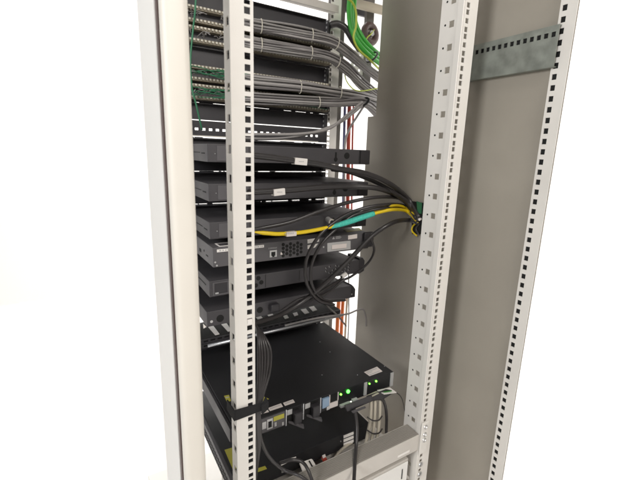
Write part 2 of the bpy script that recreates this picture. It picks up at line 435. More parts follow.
q = at(281.5, 253.5, Y=y0); MB().box(q.x - .0025, q.x + .0025, y0 - .0006, y0 - .0001, q.z - .003, q.z + .003).build('indicator', 'tag', t)
cs = []
for i in range(6):
    for j in range(4 - i % 2):
        cs.append((-.047 + i * .0100, -.2510 + j * .0095 + (i % 2) * .0047))
circle_holes(cs, y0 - .0001, .0042, t, 'round_vents', 'hole', 10)
quadpx([(307.5, 239.5), (319, 237.5), (319, 241.5), (307.5, 243.5)], y0).build('paper_label', 'white', t)
quadpx([(307.5, 245.2), (318, 243.5), (315, 247.5), (307.5, 249)], y0).build('paper_label', 'white', t)
for py in (247.6,): pass
circle_holes([(at(323.5, 247, Y=y0).x, at(323.5, 247, Y=y0).z)], y0 - .0001, .0024, t, 'screw', 'silver')
cp = quadpx([(326.8, 243.0), (350, 240.5), (350, 249), (326.8, 251.8)], y0, .003).build('connector_plate', 'wink', t, bevel=.0006)
cq = [at(331, 244.8, Y=y0), at(345.5, 247.5, Y=y0)]
MB().box(cq[0].x, cq[1].x, y0 - .0052, y0 - .0031, cq[1].z, cq[0].z).build('connector', 'tag', cp, bevel=.001)
q = at(333.5, 238.0, Y=y0); MB().prism([(q.x - .004, y0 - .0005, q.z - .003), (q.x + .004, y0 - .0005, q.z - .003), (q.x, y0 - .0005, q.z + .0038)], [(q.x - .004, y0 - .0001, q.z - .003), (q.x + .004, y0 - .0001, q.z - .003), (q.x, y0 - .0001, q.z + .0038)]).build('warning_mark', 'wink', t)
mk = MB()
for k in range(3): mk.box(q.x + .007, q.x + .022 + .003 * (k % 2), y0 - .0004, y0 - .0001, q.z - .0030 + k * .0028, q.z - .0018 + k * .0028)
mk.build('small_print', 'wink', t)
quadpx([(348, 235.5), (357, 234), (357, 238.2), (348, 239.6)], y0).build('paper_label', 'tag', t)
MB().prism([tuple(at(x, y, Z=z1) + Vector((0, 0, .0002))) for x, y in ((343, 229.5), (359, 228.0), (362, 230.4), (347, 232.0))], [tuple(at(x, y, Z=z1) + Vector((0, 0, .0006))) for x, y in ((343, 229.5), (359, 228.0), (362, 230.4), (347, 232.0))]).build('yellow_sticker', 'yellow2', t)
MB().box(-.2206, -.2201, y0 + .04, y0 + .056, z0 + .015, z0 + .018).box(-.2206, -.2201, y0 + .10, y0 + .115, z0 + .012, z0 + .02).box(-.2206, -.2201, y0 + .07, y0 + .075, z0 + .02, z0 + .025).build('side_slots', 'hole', t)
circle_holes([(-.2155, z0 + .012), (-.212, z0 + .004)], y0 - .0001, .0022, t, 'screw', 'silver')
MB().box(.196, .2295, y0 - .012, y0 - .0005, z0 + .006, z1 + .004).build('power_plug', 'black', t, bevel=.004, seg=3)
hang(t)

# appliance five: black with a recessed bay and a fan
def dark_box(name, label, y0, z0, z1, m='black', x1=.22):
    t = thing(name, label, 'network appliance', (0, y0, z0))
    MB().box(-.22, x1, y0, .490, z0, z1).build('chassis', m, t, bevel=.0012)
    return t
y0, z0, z1 = .2880, -.3427, -.3034
t = dark_box('network_appliance', 'black appliance with a small recessed bay and round fan openings, below the dark grey switch', y0, z0, z1, 'dark')
MB().plate([-.2130, -.2085, -.1770, -.1740], [z0 + .003, z0 + .0065, z1 - .0065, z1 - .0035], lambda i, j: not (i == 1 and j == 1), lambda u, w, h: (u, y0 - .002 + h, w), .0019).build('bay_frame', 'dgrey', t)
MB().box(-.2085, -.1770, y0 - .0006, y0 - .0001, z0 + .0065, z1 - .0065).build('bay', 'black', t)
MB().box(-.207, -.199, y0 - .0025, y0 - .0007, z0 + .007, z0 + .010).build('catch', 'wink', t)
circle_holes([(-.160, z0 + .019)], y0 - .0001, .0145, t, 'fan_opening', 'hole', 24)
circle_holes([(-.112, z0 + .025), (-.104, z0 + .012), (-.089, z0 + .018), (-.097, z0 + .030)], y0 - .0001, .0058, t, 'round_vents', 'hole', 16)
MB().box(-.078, -.077, y0 - .0006, y0 - .0001, z0 + .002, z1 - .002).box(.020, .021, y0 - .0006, y0 - .0001, z0 + .004, z1 - .004).build('seam', 'hole', t)
cs = [(.105 + i * .011, z0 + .012 + j * .009 + (i % 2) * .003) for i in range(8) for j in range(3) if (i * 3 + j) % 4]
circle_holes(cs, y0 - .0001, .0025, t, 'small_vents', 'wink', 6)
circle_holes([(x + .0008, z + .0006) for x, z in cs], y0 - .0009, .0021, t, 'vent_openings', 'hole', 6)
MB().box(-.2206, -.2201, y0 + .03, y0 + .10, z0 + .021, z0 + .0235).build('side_slot', 'hole', t)
MB().prism([(.2201, y0 + .0, z0 - .004), (.240, y0 + .0, z0 + .004), (.240, y0, z1 - .004), (.232, y0, z1 + .006), (.2201, y0, z1 + .006)], [(.2201, y0 + .06, z0 - .004), (.240, y0 + .06, z0 + .004), (.240, y0 + .06, z1 - .004), (.232, y0 + .06, z1 + .006), (.2201, y0 + .06, z1 + .006)]).build('ear', 'black', t, bevel=.001)
hang(t)
y0, z0, z1 = .3193, -.4320, -.3926
t = dark_box('network_appliance', 'lowest of the small black appliances, resting above the tray with white strips for slot light', y0, z0, z1, 'dark')
circle_holes([(-.209, z0 + .013)], y0 - .0001, .0036, t, 'screw', 'silver')
circle_holes([(-.187, z0 + .017)], y0 - .0001, .0095, t, 'round_opening', 'hole', 20)
circle_holes([(-.080, z0 + .019), (-.115, z0 + .018)], y0 - .0001, .0085, t, 'round_opening', 'hole', 20)
MB().box(-.055, -.030, y0 - .020, y0 - .0002, z0 + .012, z0 + .034).build('plug', 'black', t, bevel=.004, seg=3)
MB().prism([(.2201, y0, z0), (.236, y0, z0), (.236, y0, z1 - .014), (.229, y0, z1 - .004), (.2201, y0, z1 + .004)], [(.2201, y0 + .06, z0), (.236, y0 + .06, z0), (.236, y0 + .06, z1 - .014), (.229, y0 + .06, z1 - .004), (.2201, y0 + .06, z1 + .004)]).build('ear', 'black', t, bevel=.001)
circle_holes([(.222, z0 + .012)], y0 - .0003, .0022, t, 'ear_screw', 'silver')
hang(t)

# ---------------------------------------------------------------- tray with white strips for light through slots, toothed rail, rod
t = thing('cable_tray', 'shallow dark tray with white strips for slot light and a toothed metal rail above the large server', 'cable tray', (0, .42, -.55))
MB().box(-.238, .232, .392, .497, -.5010, -.4985).build('tray_floor', 'hole', t)
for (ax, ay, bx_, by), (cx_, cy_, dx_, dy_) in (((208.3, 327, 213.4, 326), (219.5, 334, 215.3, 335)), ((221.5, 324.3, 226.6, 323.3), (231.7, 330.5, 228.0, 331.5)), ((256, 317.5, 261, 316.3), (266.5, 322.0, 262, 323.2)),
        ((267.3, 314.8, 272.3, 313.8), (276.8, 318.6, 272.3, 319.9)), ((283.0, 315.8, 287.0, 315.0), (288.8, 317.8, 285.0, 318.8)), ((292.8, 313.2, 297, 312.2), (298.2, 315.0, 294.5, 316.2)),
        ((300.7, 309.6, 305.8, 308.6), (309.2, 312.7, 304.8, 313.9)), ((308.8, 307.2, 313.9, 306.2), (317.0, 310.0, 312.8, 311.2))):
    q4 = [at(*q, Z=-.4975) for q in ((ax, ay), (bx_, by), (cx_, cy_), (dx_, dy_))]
    MB().prism([(q.x, q.y, -.4984) for q in q4], [(q.x, q.y, -.4970) for q in q4]).build('slot_light_strip', 'white', t)  # white strips stand in for light showing through tray slots
uu = [-.238]; x = -.232
while x < .215: uu += [x, x + .013]; x += .019
uu.append(.232)
for (za, zb_) in ((-.5105, -.4990), (-.5240, -.5120)):
    MB().plate(uu, [za, za + .0032, zb_ - .0032, zb_], lambda i, j: not (j == 1 and i % 2 == 1), lambda u, w, h: (u, .3875 + h, w), .0030).build('toothed_rail', 'black', t)
MB().box(-.238, .232, .3920, .3927, -.527, -.5012).build('backing', 'hole', t)
hang(t)
t = MB().cyl((-.2030, .385, -.5180), (.2350, .380, -.5150), .0042, 16).build('support_rod', 'zinc', smooth_=True)
tag(t, 'bright metal rod running along the toothed rail just above the large server lid', 'metal rod')

# ---------------------------------------------------------------- the two deep servers
yN, zt, zb = .1137, -.5735, -.6150
t = thing('rack_server', 'large black server with green lights, its wide lid seen from above', 'server', (0, yN, zb), 'deep black servers')
MB().box(-.226, .2225, yN, .470, zb, zt).build('chassis', 'server', t, bevel=.001)
sr = MB(); 
for k in range(9): sr.cyl((-.2264, yN + .03 + k * .04, zt - .020), (-.2261, yN + .03 + k * .04, zt - .020), .0035, 10)
sr.build('side_holes', 'hole', t)
MB().box(-.2330, -.2265, yN + .005, .455, zb + .004, zt - .004).build('slide_rail', 'black', t, bevel=.0008)
def topz(pts, z, th=.0005):
    P = [at(x, y, Z=z) for x, y in pts]; return MB().prism([(p.x, p.y, z + .0001) for p in P], [(p.x, p.y, z + th) for p in P])
topz([(258, 411.5), (267, 409), (269, 412), (260, 414.5)], zt).build('paper_label', 'tag', t)
topz([(268, 408.2), (281, 403.5), (283, 406.8), (270, 411.2)], zt).build('paper_label', 'tag', t)
topz([(283, 403), (293, 399.5), (295, 402.5), (285, 406)], zt).build('paper_label', 'tag', t)
topz([(364, 372.2), (377, 366.8), (382.5, 371.5), (369.5, 376.2)], zt).build('paper_label', 'tag', t)
topz([(262, 396), (261, 403), (269, 399)], zt).build('yellow_sticker', 'yellow2', t)
topz([(224, 396), (229, 395), (231, 401), (227, 402)], zt).build('yellow_sticker', 'yellow2', t)
pl = MB()
for l in (((366, 372.3), (376.5, 368.2), (377, 368.8), (366.6, 372.9)), ((367.2, 373.4), (372, 371.6), (372.5, 372.1), (367.8, 374.0)), ((369.0, 375.0), (379.6, 370.8), (380.2, 371.3), (369.7, 375.6)), ((269.8, 408.7), (280.6, 404.7), (281.0, 405.3), (270.2, 409.4)), ((285, 403.5), (292.6, 400.7), (293, 401.3), (285.4, 404.2)), ((225.3, 397.5), (229, 396.8), (229.4, 397.6), (225.8, 398.4))):
    q = [at(x, y, Z=zt) for x, y in l]; pl.prism([(v.x, v.y, zt + .00055) for v in q], [(v.x, v.y, zt + .0007) for v in q])
pl.build('small_print', 'wink', t)
for px, py in ((357.5, 375), (384.5, 366.3), (322, 375), (320, 342), (330, 352)):
    p = at(px, py, Z=zt); MB().cyl((p.x, p.y, zt), (p.x, p.y, zt + .0006), .0014, 10).build('lid_screw', 'wink', t)
F = yN
def bx(px0, py0, px1, py1, m, name, parent, out=.001, bev=0, Y=F, zz=None):
    a = at(px0, py0, Y=Y); b = at(px1, py1, Y=Y)
    x0_, x1_ = sorted((a.x, b.x)); z0_, z1_ = zz if zz else sorted((a.z, b.z))
    return MB().box(x0_, x1_, Y - out, Y - .0002, z0_, z1_).build(name, m, parent, bevel=bev)
def fx(px): return at(px, 410, Y=F).x
fz = lambda f: zb + (zt - zb) * f
def fb(pxa, pxb, fa, fb_, m, name, parent, out=.001, bev=0):
    """box on the near face between photo columns pxa..pxb, heights as fractions of the face"""
    ya = lambda px: at(px, 418 - (px - 262) * .36, Y=F).x
    return MB().box(ya(pxa), ya(pxb), F - out, F - .0002, fz(fa), fz(fb_)).build(name, m, parent, bevel=bev)
fb(257, 285, .06, .94, 'dgrey', 'port_plate', t, .0006)
fb(262, 266, .30, .72, 'silver', 'usb_port', t, .0014)
pr = fb(266.8, 272.5, .18, .80, 'silver', 'network_port', t, .0018)
fb(268, 271.5, .28, .66, 'hole', 'socket', pr, .0020)
fb(273.5, 284, .55, .82, 'yellow2', 'yellow_sticker', t, .0012)
fb(274.5, 276.5, .2, .45, 'silver', 'small_port', t, .0012)
fb(282, 283.6, .1, .3, 'silver', 'screw', t, .0016)
for xa, xb in ((287, 301), (305, 319)):
    m_ = fb(xa, xb, .05, .95, 'hole', 'fan_module', t, .0008)
    fb(xa, xa + 5, .62, .93, 'wink', 'module_label', m_, .0014)
    fb(xa + 5, xb - 1.5, .10, .80, 'black', 'handle', m_, .016, .003)
    ya = at(xa + 1, 418 - (xa + 1 - 262) * .36, Y=F).x; yb = at(xb - 2, 418 - (xb - 2 - 262) * .36, Y=F).x
    MB().prism([(ya, F - .004, fz(.28)), (yb, F - .026, fz(.02)), (yb, F - .026, fz(-.13)), (ya, F - .004, fz(.15))], [(ya + .001, F - .001, fz(.28)), (yb + .004, F - .016, fz(.02)), (yb + .004, F - .016, fz(-.13)), (ya + .001, F - .001, fz(.15))]).build('release_latch', 'dgrey', m_, bevel=.001)
for xc in (286, 303.3, 320.5): fb(xc - .5, xc + .5, .0, 1.0, 'zinc', 'divider', t, .002)
q_ = fb(321.5, 328.5, .30, .92, 'blu', 'fibre_module', t, .006, .001)
fb(325.5, 328.5, .15, .38, 'silver', 'module_tab', q_, .008)
fb(330, 337.5, .46, .93, 'hole', 'empty_bay', t, .0006)
fb(328.8, 338, .06, .40, 'tag', 'bay_lip', t, .002)
fb(329.2, 330, .42, .96, 'tag', 'bay_edge', t, .002); fb(337.6, 338.4, .42, .96, 'tag', 'bay_edge', t, .002)
def led(px, py, r, m): 
    p = at(px, py, Y=F - .002); MB().cyl((p.x, F - .003, p.z), (p.x, F - .0002, p.z), r, 12).build('status_light', m, t)
led(341, 394.5, .0025, 'led2'); led(348.3, 391.6, .0045, 'led'); led(369.6, 383.8, .0020, 'led2'); led(376.3, 381.3, .0024, 'led2')
fb(364, 366.8, .10, .96, 'wink', 'bay_divider', t, .003); fb(390.5, 393.2, .05, 1.0, 'wink', 'corner_clip', t, .003)
fb(340, 350, -.08, .06, 'wink', 'vent_strip', t, .008); fb(352, 357, .02, .14, 'wink', 'vent_strip', t, .008)
hang(t)

y2, zt2, zb2 = .1137, -.7060, -.7500
t = thing('rack_server', 'lower black server with perforated side and three white labels stacked on its face', 'server', (0, y2, zb2), 'deep black servers')
MB().box(-.226, .150, y2, .470, zb2, zt2).build('chassis', 'server', t, bevel=.001)
for k in range(3):
    quadpx([(343.5, 435.5 + k * 3.9), (353.5, 431.5 + k * 3.9), (353.5, 434.3 + k * 3.9), (343.5, 438.3 + k * 3.9)], y2).build('paper_label', 'white', t)
qq = at(340.5, 441, Y=y2); MB().cyl((qq.x, y2 - .002, qq.z), (qq.x, y2, qq.z), .002, 10).build('screw', 'silver', t)
wsx = []
sr = MB()
for k in range(26):
    for j in range(2): sr.box(-.2345, -.2338, .13 + k * .0125, .1365 + k * .0125, -.744 + j * .014, -.735 + j * .014)
MB().box(-.2337, -.2262, y2 + .003, .460, zb2 + .002, zt2 - .002).build('slide_rail', 'dgrey', t)
sr.build('side_perforations', 'hole', t)
topz([(224.5, 450), (233, 447.5), (237, 468), (233, 470)], zt2).build('yellow_sticker', 'yellow2', t)
topz([(256, 469), (265, 466), (267, 469), (257, 472.5)], zt2).build('yellow_sticker', 'yellow2', t)
fc = MB()
for px0, py0 in ((283, 459.5), (287, 458)):
    pass
quadpx([(280, 461.5), (296, 456.5), (296, 457.5), (280, 462.7)], y2).build('printed_line', 'white', t)
quadpx([(281, 464.5), (288, 461.2), (288, 462.2), (281, 465.7)], y2).build('printed_line', 'white', t)
quadpx([(281.5, 469), (284.5, 468), (284.5, 472), (281.5, 473)], y2).build('port', 'silver', t)
hang(t)

# ---------------------------------------------------------------- cables
def P(*l): return [at(x, y, Y=Y) for x, y, Y in l]
def cable(pts, r, m, label, cat='cable', group=None, name='cable', sub=8):
    o = MB().tube(pts, r, 10, sub).build(name, m, smooth_=True, weld=False); return tag(o, label, cat, group)

def bundle(path, n, rad, rr, label, ties, spread=1.0, m='cable', seed=1, fan=0):
    rnd = random.Random(seed); base = [Vector(p) for p in path]
    t = thing('cable_bundle', label, 'cable bundle', tuple(base[0]), 'grey cable bundles behind the patch panels')
    sm = smooth(base, 6)
    for k in range(n):
        ang = 2 * math.pi * k / n + rnd.uniform(-.2, .2); rd = rad * (1 if k % 3 else .45)
        pts = []
        for i, p in enumerate(base):
            a2 = ang + i * .12; wob = rnd.uniform(-.0042, .0034)
            d = (base[min(i + 1, len(base) - 1)] - base[max(i - 1, 0)]).normalized(); u = d.cross(Vector((0, 0, 1))).normalized(); w = u.cross(d)
            pts.append(p + (u * math.cos(a2) * .6 + w * math.sin(a2)) * (rd + wob))
        MB().tube(pts, rr, 7, 6).build('cable', ('cable', 'cable3', 'cable2', 'cable', 'cable3')[(k * 7 + seed) % 5], t, smooth_=True, weld=False)
    for f in ties:
        i = int(f * (len(sm) - 1)); d = (sm[min(i + 1, len(sm) - 1)] - sm[max(i - 1, 0)]).normalized()
        rg = MB().ring(sm[i], d, rad * .80 + rr + .0005, .0013, 24, 6)
        # flatten the tie to the bundle's section
        u = d.cross(Vector((0, 0, 1))).normalized()
        rg.v = [tuple(Vector(v) - u * (Vector(v) - sm[i]).dot(u) * .25 + d.cross(u) * (Vector(v) - sm[i]).dot(d.cross(u)) * .20) for v in rg.v]
        rg.build('cable_tie', 'dot', t, smooth_=True)
    hang(t); return t
bundle(P((232, 20, .462), (242, 22, .45), (255, 25, .44), (300, 33, .43), (330, 40, .43), (348, 52, .44), (368, 69, .45), (388, 84, .47)), 17, .0130, .0030,
       'topmost grey cable bundle, tied in white, bending down to the right', (.33, .48, .64), seed=1)
bundle(P((232, 39, .462), (242, 41, .45), (255, 44, .44), (300, 51, .43), (328, 57, .43), (346, 68, .44), (362, 84, .45), (384, 101, .48)), 17, .0130, .0030,
       'second grey cable bundle from the top, just above the upper bright gap', (.33, .48, .66), seed=2)
bundle(P((232, 77, .462), (242, 79, .45), (255, 82, .44), (300, 87, .43), (335, 92, .43), (360, 97, .44), (385, 104, .48)), 18, .0135, .0029,
       'third grey cable bundle from the top, running along the third patch panel', (.5, .72), seed=3)
bundle(P((232, 95, .462), (242, 97, .45), (255, 98, .44), (300, 101, .43), (335, 103, .43), (362, 103, .43), (374, 110, .44), (381, 122, .46)), 16, .0115, .0029,
       'lowest grey cable bundle, gathered under a black tie near the grey side panel', (.5,), seed=4)
g3 = 'grey cables sweeping down from the black tie'
cable(P((232, 134, .40), (262, 134.5, .40), (300, 134, .40), (328, 129, .40), (346, 116, .41), (362, 102, .42)), .0042, 'cable2', 'long grey cable sweeping from the white dashed panel up to the black tie', group=g3)
cable(P((234, 138, .43), (270, 139, .43), (300, 136, .42), (335, 125, .41), (352, 114, .41), (364, 104, .42)), .0038, 'cable2', 'grey cable just below the long sweeping one, rising to the black tie', group=g3)
cable(P((344.5, 235, .53), (344.5, 180, .53), (345, 145, .50), (349, 130, .46), (358, 115, .43), (366, 103, .42)), .0036, 'cable2', 'short grey cable dropping steeply from the black tie beside the red cables', group=g3)
tie = MB().ring(at(364, 102, Y=.425), (.6, .1, -.5), .0165, .0035, 20, 8).build('cable_tie', 'velcro', smooth_=True); tag(tie, 'black strap gathering the grey cables beside the side panel', 'cable tie')
# power lead and clutter at the top right
cable(P((330, 25, .48), (338, 24, .47), (346, 29, .46), (353, 40, .45), (360, 50, .45)), .0100, 'bcable', 'thick black lead bending down beside the green cables at the top')
cable(P((350, -6, .46), (349, 12, .45), (351, 28, .44), (358, 43, .43), (370, 56, .43), (388, 69, .45)), .0072, 'green', 'thick green cable, outer one of the three curving towards the side panel', group='thick green cables')
cable(P((355, -6, .47), (354, 12, .46), (357, 27, .46), (365, 41, .45), (376, 52, .45), (390, 62, .47)), .0072, 'green', 'thick green cable, inner one of the three nearest the brown ring', group='thick green cables')
cable(P((352, -6, .465), (351.5, 12, .455), (353.5, 27, .45), (361, 42, .44), (373, 54, .44), (389, 65.5, .46)), .0066, 'green', 'thick green cable, middle one of the three near the brown ring', group='thick green cables')
cable(P((344, -3, .42), (352, 2, .41), (356, 12, .41), (356, 26, .40), (353.5, 38, .40), (359, 50, .40), (370, 60, .40), (384, 74, .43)), .0030, 'ygreen', 'yellow-green earth wire running down in front of the green cables')
cable(P((347, 66, .47), (345, 76, .46), (350, 86, .44), (360, 91, .43), (384, 87, .45)), .0018, 'ygreen', 'thin yellow wire looping above the black strap')
tag(MB().ring(at(372, 57, Y=.432), (.8, .1, -.6), .0190, .0030, 20, 6).build('cable_tie', 'bcable', smooth_=True), 'thin black tie around the green cables', 'cable tie')
c_ = at(370, 34, Y=.535)
t = thing('grommet_ring', 'brown rubber ring with an earth bolt behind the green cables', 'grommet', tuple(c_))
MB().ring(c_, (.1, -1, .1), .026, .0115, 24, 8).build('ring', 'brown', t, smooth_=True)
MB().cyl(c_ + Vector((0, .004, 0)), c_ + Vector((0, -.012, 0)), .0095, 6).build('earth_bolt', 'silver', t)
MB().cyl(c_ + Vector((0, .006, 0)), c_ + Vector((0, .010, 0)), .022, 24).build('plate', 'tag', t)
hang(t)
cable(P((366, 45, .53), (367, 38, .52), (371, 34, .52), (374, 30, .53)), .0022, 'ygreen', 'short yellow-green wire fixed to the bolt in the brown ring')
cable(P((196, -4, .43), (195, 12, .43), (193, 30, .44), (190.5, 60, .44), (192, 88, .44), (196, 104, .44), (202, 130, .45)), .0022, 'dgreen', 'thin green wire hanging down behind the left corner post')
# vertical cables by the far right rail
gv = 'cables running down behind the far right rail'
for px, m, r, lb in ((344, 'blue', .0048, 'dark blue cable running down behind the far right rail'), (348.5, 'red', .0070, 'red cable running down behind the far right rail, beside the blue one'),
                     (352.5, 'red', .0035, 'thin red cable nearest the bright wall')):
    cable(P((px + 1, 104, .56), (px, 140, .56), (px - .5, 180, .56), (px - 1, 215, .56), (px - 2, 240, .56)), r, m, lb, group=gv)
for px, m, r, lb in ((337.5, 'orange', .0078, 'orange cable, left one of the pair above the server corner'), (341.8, 'orange', .0070, 'orange cable, right one of the pair above the server corner'), (345.8, 'beigec', .0046, 'greenish beige cable beside the orange pair')):
    cable(P((px + 2, 285, .55), (px + 1, 305, .55), (px, 322, .55), (px - 1, 345, .55), (px - 2, 380, .55)), r, m, lb, group=gv)
cable(P((348.5, 270, .56), (348.8, 300, .56), (348.4, 330, .56), (346, 370, .56)), .0025, 'bcable', 'thin black cable beside the orange pair', group=gv)

# cables entering the side opening
t = thing('cable_entry', 'dark green-edged cable opening in the grey side panel beside the right rail', 'cable entry', (.336, .19, -.215))
MB().prism([tuple(at(x, y, X=.3395)) for x, y in ((412, 201), (425, 203), (424, 234), (413, 234))], [tuple(at(x, y, X=.3395) + Vector((-.004, 0, 0))) for x, y in ((412, 201), (425, 203), (424, 234), (413, 234))]).build('opening', 'hole', t)
MB().prism([tuple(at(x, y, X=.335)) for x, y in ((416.5, 201), (422, 203), (421.5, 214), (417.5, 213))], [tuple(at(x, y, X=.333)) for x, y in ((416.5, 201), (422, 203), (421.5, 214), (417.5, 213))]).build('green_edge', 'dgreen', t)
MB().cyl(at(420.5, 219, X=.334), at(419.5, 219.5, X=.325), .0035).build('white_plug', 'tag', t)
hang(t)
def E(x, y, X=.330): return at(x, y, X=X)
gb_ = 'black cables running to the opening in the side panel'
cable([*P((250, 155, .20), (275, 158, .20), (300, 161.5, .20), (320, 164.5, .20), (340, 169, .20), (366, 173.5, .20), (390, 184, .20)), E(408, 199), E(419, 218)], 0.0068, 'bcable', 'topmost black cable with a white tag, arching to the side opening', group=gb_)
cable([*P((332, 169, .23), (350, 172, .23), (375, 182, .22), (393, 192, .21)), E(409, 204), E(419, 221)], 0.0061, 'bcable', 'black cable tucked just under the topmost one', group=gb_)
cable([*P((248, 192.5, .215), (290, 190, .215), (320, 187.5, .215), (350, 186.5, .215), (380, 189, .20)), E(403, 200), E(417, 219)], 0.0067, 'bcable', 'straight black cable crossing in front of the second appliance', group=gb_)
cable([*P((238, 233, .24), (262, 228, .225), (290, 222, .215), (320, 211, .21), (350, 202, .21), (380, 197, .20)), E(402, 200), E(416, 218)], 0.0046, 'bcable', 'thin black cable rising from the yellow cable to the side opening', group=gb_)
cable([*P((334, 305, .225), (318, 300, .22), (307, 284, .21), (306, 262, .21), (316, 240, .20), (333, 223, .20), (355, 211, .20), (382, 205, .19)), E(404, 206), E(417, 220)], 0.0044, 'bcable', 'black cable making the outer loop in front of the dark grey switch', group=gb_)
cable([*P((345, 300, .235), (325, 300, .23), (313, 288, .22), (311, 268, .22), (320, 246, .21), (336, 229, .21), (352, 216, .205), (368, 211, .20), (385, 208, .195)), E(404, 209), E(416, 222)], 0.0041, 'bcable', 'black cable making the inner loop in front of the dark grey switch', group=gb_)
cable([*P((240, 326, .14), (262, 321, .18), (282, 314, .22), (305, 300, .23), (330, 279, .21), (352, 257, .20), (372, 236, .19), (392, 223, .18)), E(408, 220), E(418, 223)], 0.0061, 'bcable', 'thick black cable running diagonally down from the opening to the left rail', group=gb_)
cable(P((371, 238, .19), (374, 251, .20), (367, 264, .23), (352, 276, .25), (342, 281, .26), (330, 291, .25), (318, 297, .24), (300, 303, .24)), .0034, 'bcable', 'black cable hanging in a short loop beside the switch plug', group=gb_)
cable(P((343, 278, .27), (330, 286, .25), (315, 295, .24), (298, 300, .25), (280, 312, .26)), .0042, 'bcable', 'black cable ending in a white connector below the switch', group=gb_)
t = MB().cyl(at(341.5, 277, Y=.265), at(346, 274, Y=.27), .0062, 14).build('round_connector', 'white', bevel=.0012)
tag(t, 'white round cable connector in front of the black appliance', 'connector')
cc = MB().cyl(at(341.2, 277.1, Y=.262), at(341.5, 277, Y=.2655), .0028, 12).build('bore', 'hole', t)

yc = thing('patch_cable', 'long yellow cable with a paper tag and a teal braided sleeve', 'cable', tuple(at(300, 232, Y=.2)))
MB().tube([*P((254.5, 232.0, .205), (262, 232.8, .203), (270, 233.5, .20), (280, 233.9, .20), (300, 232.5, .20), (318, 229.5, .20), (338, 225, .20), (352, 221, .20), (368, 215.5, .20), (382, 211.5, .195), (395, 209.5, .19)), E(407, 211.5), E(417, 221)], lambda f: min(.0046, .0018 + f * .030), 12).build('cable', 'yellow', yc, smooth_=True)
MB().tube(P((331, 227.2, .1995), (345, 223, .1995), (358, 218.8, .1995), (373.5, 213.6, .1988)), lambda f: .0036 + .0036 * math.sin(min(1, f * 2.2 + .1) * math.pi / 2), 14).build('braided_sleeve', 'teal', yc, smooth_=True)
def tagbox(px, py, Y, w, h, tilt, parent, name='paper_tag', d=.0065, m='white'):
    c = at(px, py, Y=Y); o = MB().box(-w / 2, w / 2, -d, d, -h / 2, h / 2).build(name, m, None, bevel=.001)
    o.data.transform(Matrix.Translation(c) @ Matrix.Rotation(tilt, 4, 'Y')); o.parent = parent; return o
o = tagbox(290.5, 233.7, .20, .026, .0105, 0, yc, d=.0062, m='tag')
prn = MB()
for k in range(6): prn.box(at(285.6 + k * 1.6, 233, Y=.19).x, at(286.5 + k * 1.6, 233, Y=.19).x, .1932, .1936, at(290, 234.4, Y=.19).z, at(290, 233.1, Y=.19).z)
prn.build('print', 'wink', o)
hang(yc)
cable([*P((368, 214.5, .215), (382, 208.5, .21), (395, 205.5, .20)), E(405, 207.5), E(414, 214), E(419, 220)], .0038, 'yellow', 'short yellow cable above the long one, entering the side opening')
cable([E(418, 222), E(413, 226), E(412, 231), E(417, 236)], .0022, 'yellow', 'small yellow loop hanging at the side opening')
cable([E(419, 224), E(416, 229), E(419, 235)], .0022, 'bcable', 'small black loop hanging at the side opening')
# tags on the black cables, each an own object hung on its cable
for px, py, tl, lb in ((299.5, 161.5, .07, 'white paper tag on the topmost black cable'), (278, 191.8, -.09, 'white paper tag on the straight black cable below')):
    c = at(px, py, Y=.20 if py < 170 else .215)
    t = thing('cable_tag', lb, 'cable tag', tuple(c), 'white tags on black cables')
    b = tagbox(px, py, .20 if py < 170 else .215, .0315 if py < 170 else .0280, .0150, tl, t, 'flag', d=.0088)
    g_ = MB(); yy = c.y - .0092
    for k in range(5): g_.box(c.x - .006 + k * .0026, c.x - .0045 + k * .0026, yy, yy + .0003, c.z - .001, c.z + .0012)
    g_.build('print', 'wink', b)
    hang(t)
t = thing('round_connector', 'dull grey threaded connector lying behind the teal sleeve', 'connector', tuple(at(331, 221, Y=.24)))
MB().cyl(at(327.5, 219, Y=.26), at(331.5, 222, Y=.235), .0070, 12).build('barrel', 'wink', t, bevel=.001)
MB().ring(at(331.5, 222, Y=.235), at(331.5, 222, Y=.235) - at(327.5, 219, Y=.26), .0066, .0018).build('nut', 'dot', t, smooth_=True)
MB().cyl(at(331.5, 222, Y=.236), at(331.9, 222.3, Y=.233), .0040, 12).build('bore', 'hole', t)
hang(t)
t = MB().cyl(at(240, 229.5, Y=.21), at(255, 232, Y=.206), .0038, 12, .0024).build('round_connector', 'silver', smooth_=True)
tag(t, 'small metal connector where the yellow cable starts behind the left rail', 'connector')
t = MB().prism([tuple(at(x, y, Z=-.1990)) for x, y in ((246, 223), (256, 222), (259, 224.5), (248, 226))], [tuple(at(x, y, Z=-.1990) + Vector((0, 0, .001))) for x, y in ((246, 223), (256, 222), (259, 224.5), (248, 226))]).build('metal_clip', 'wink')
t.location.y = -.0; tag(t, 'small flat metal clip above the start of the yellow cable', 'clip')

cable(P((285, 325.5, .385), (300, 321.8, .385), (318, 318, .385), (334, 315.6, .38), (348, 313.8, .38), (358, 309.8, .37), (363.5, 310.0, .37), (366, 318, .37), (366.2, 326, .37)), .0032, 'cable2', 'light grey cable hooking over in front of the bright wall gap')
cable(P((322, 302, .39), (330, 309, .385), (338, 316, .38), (346, 326, .40)), .0028, 'cable', 'short grey cable crossing the light grey hooked one')
t = MB().ring(at(334, 335, Y=.45), (.3, -1, .4), .006, .003, 14, 6).build('cable_clip', 'plastic', smooth_=True); tag(t, 'small white clip beside the orange cables', 'clip')

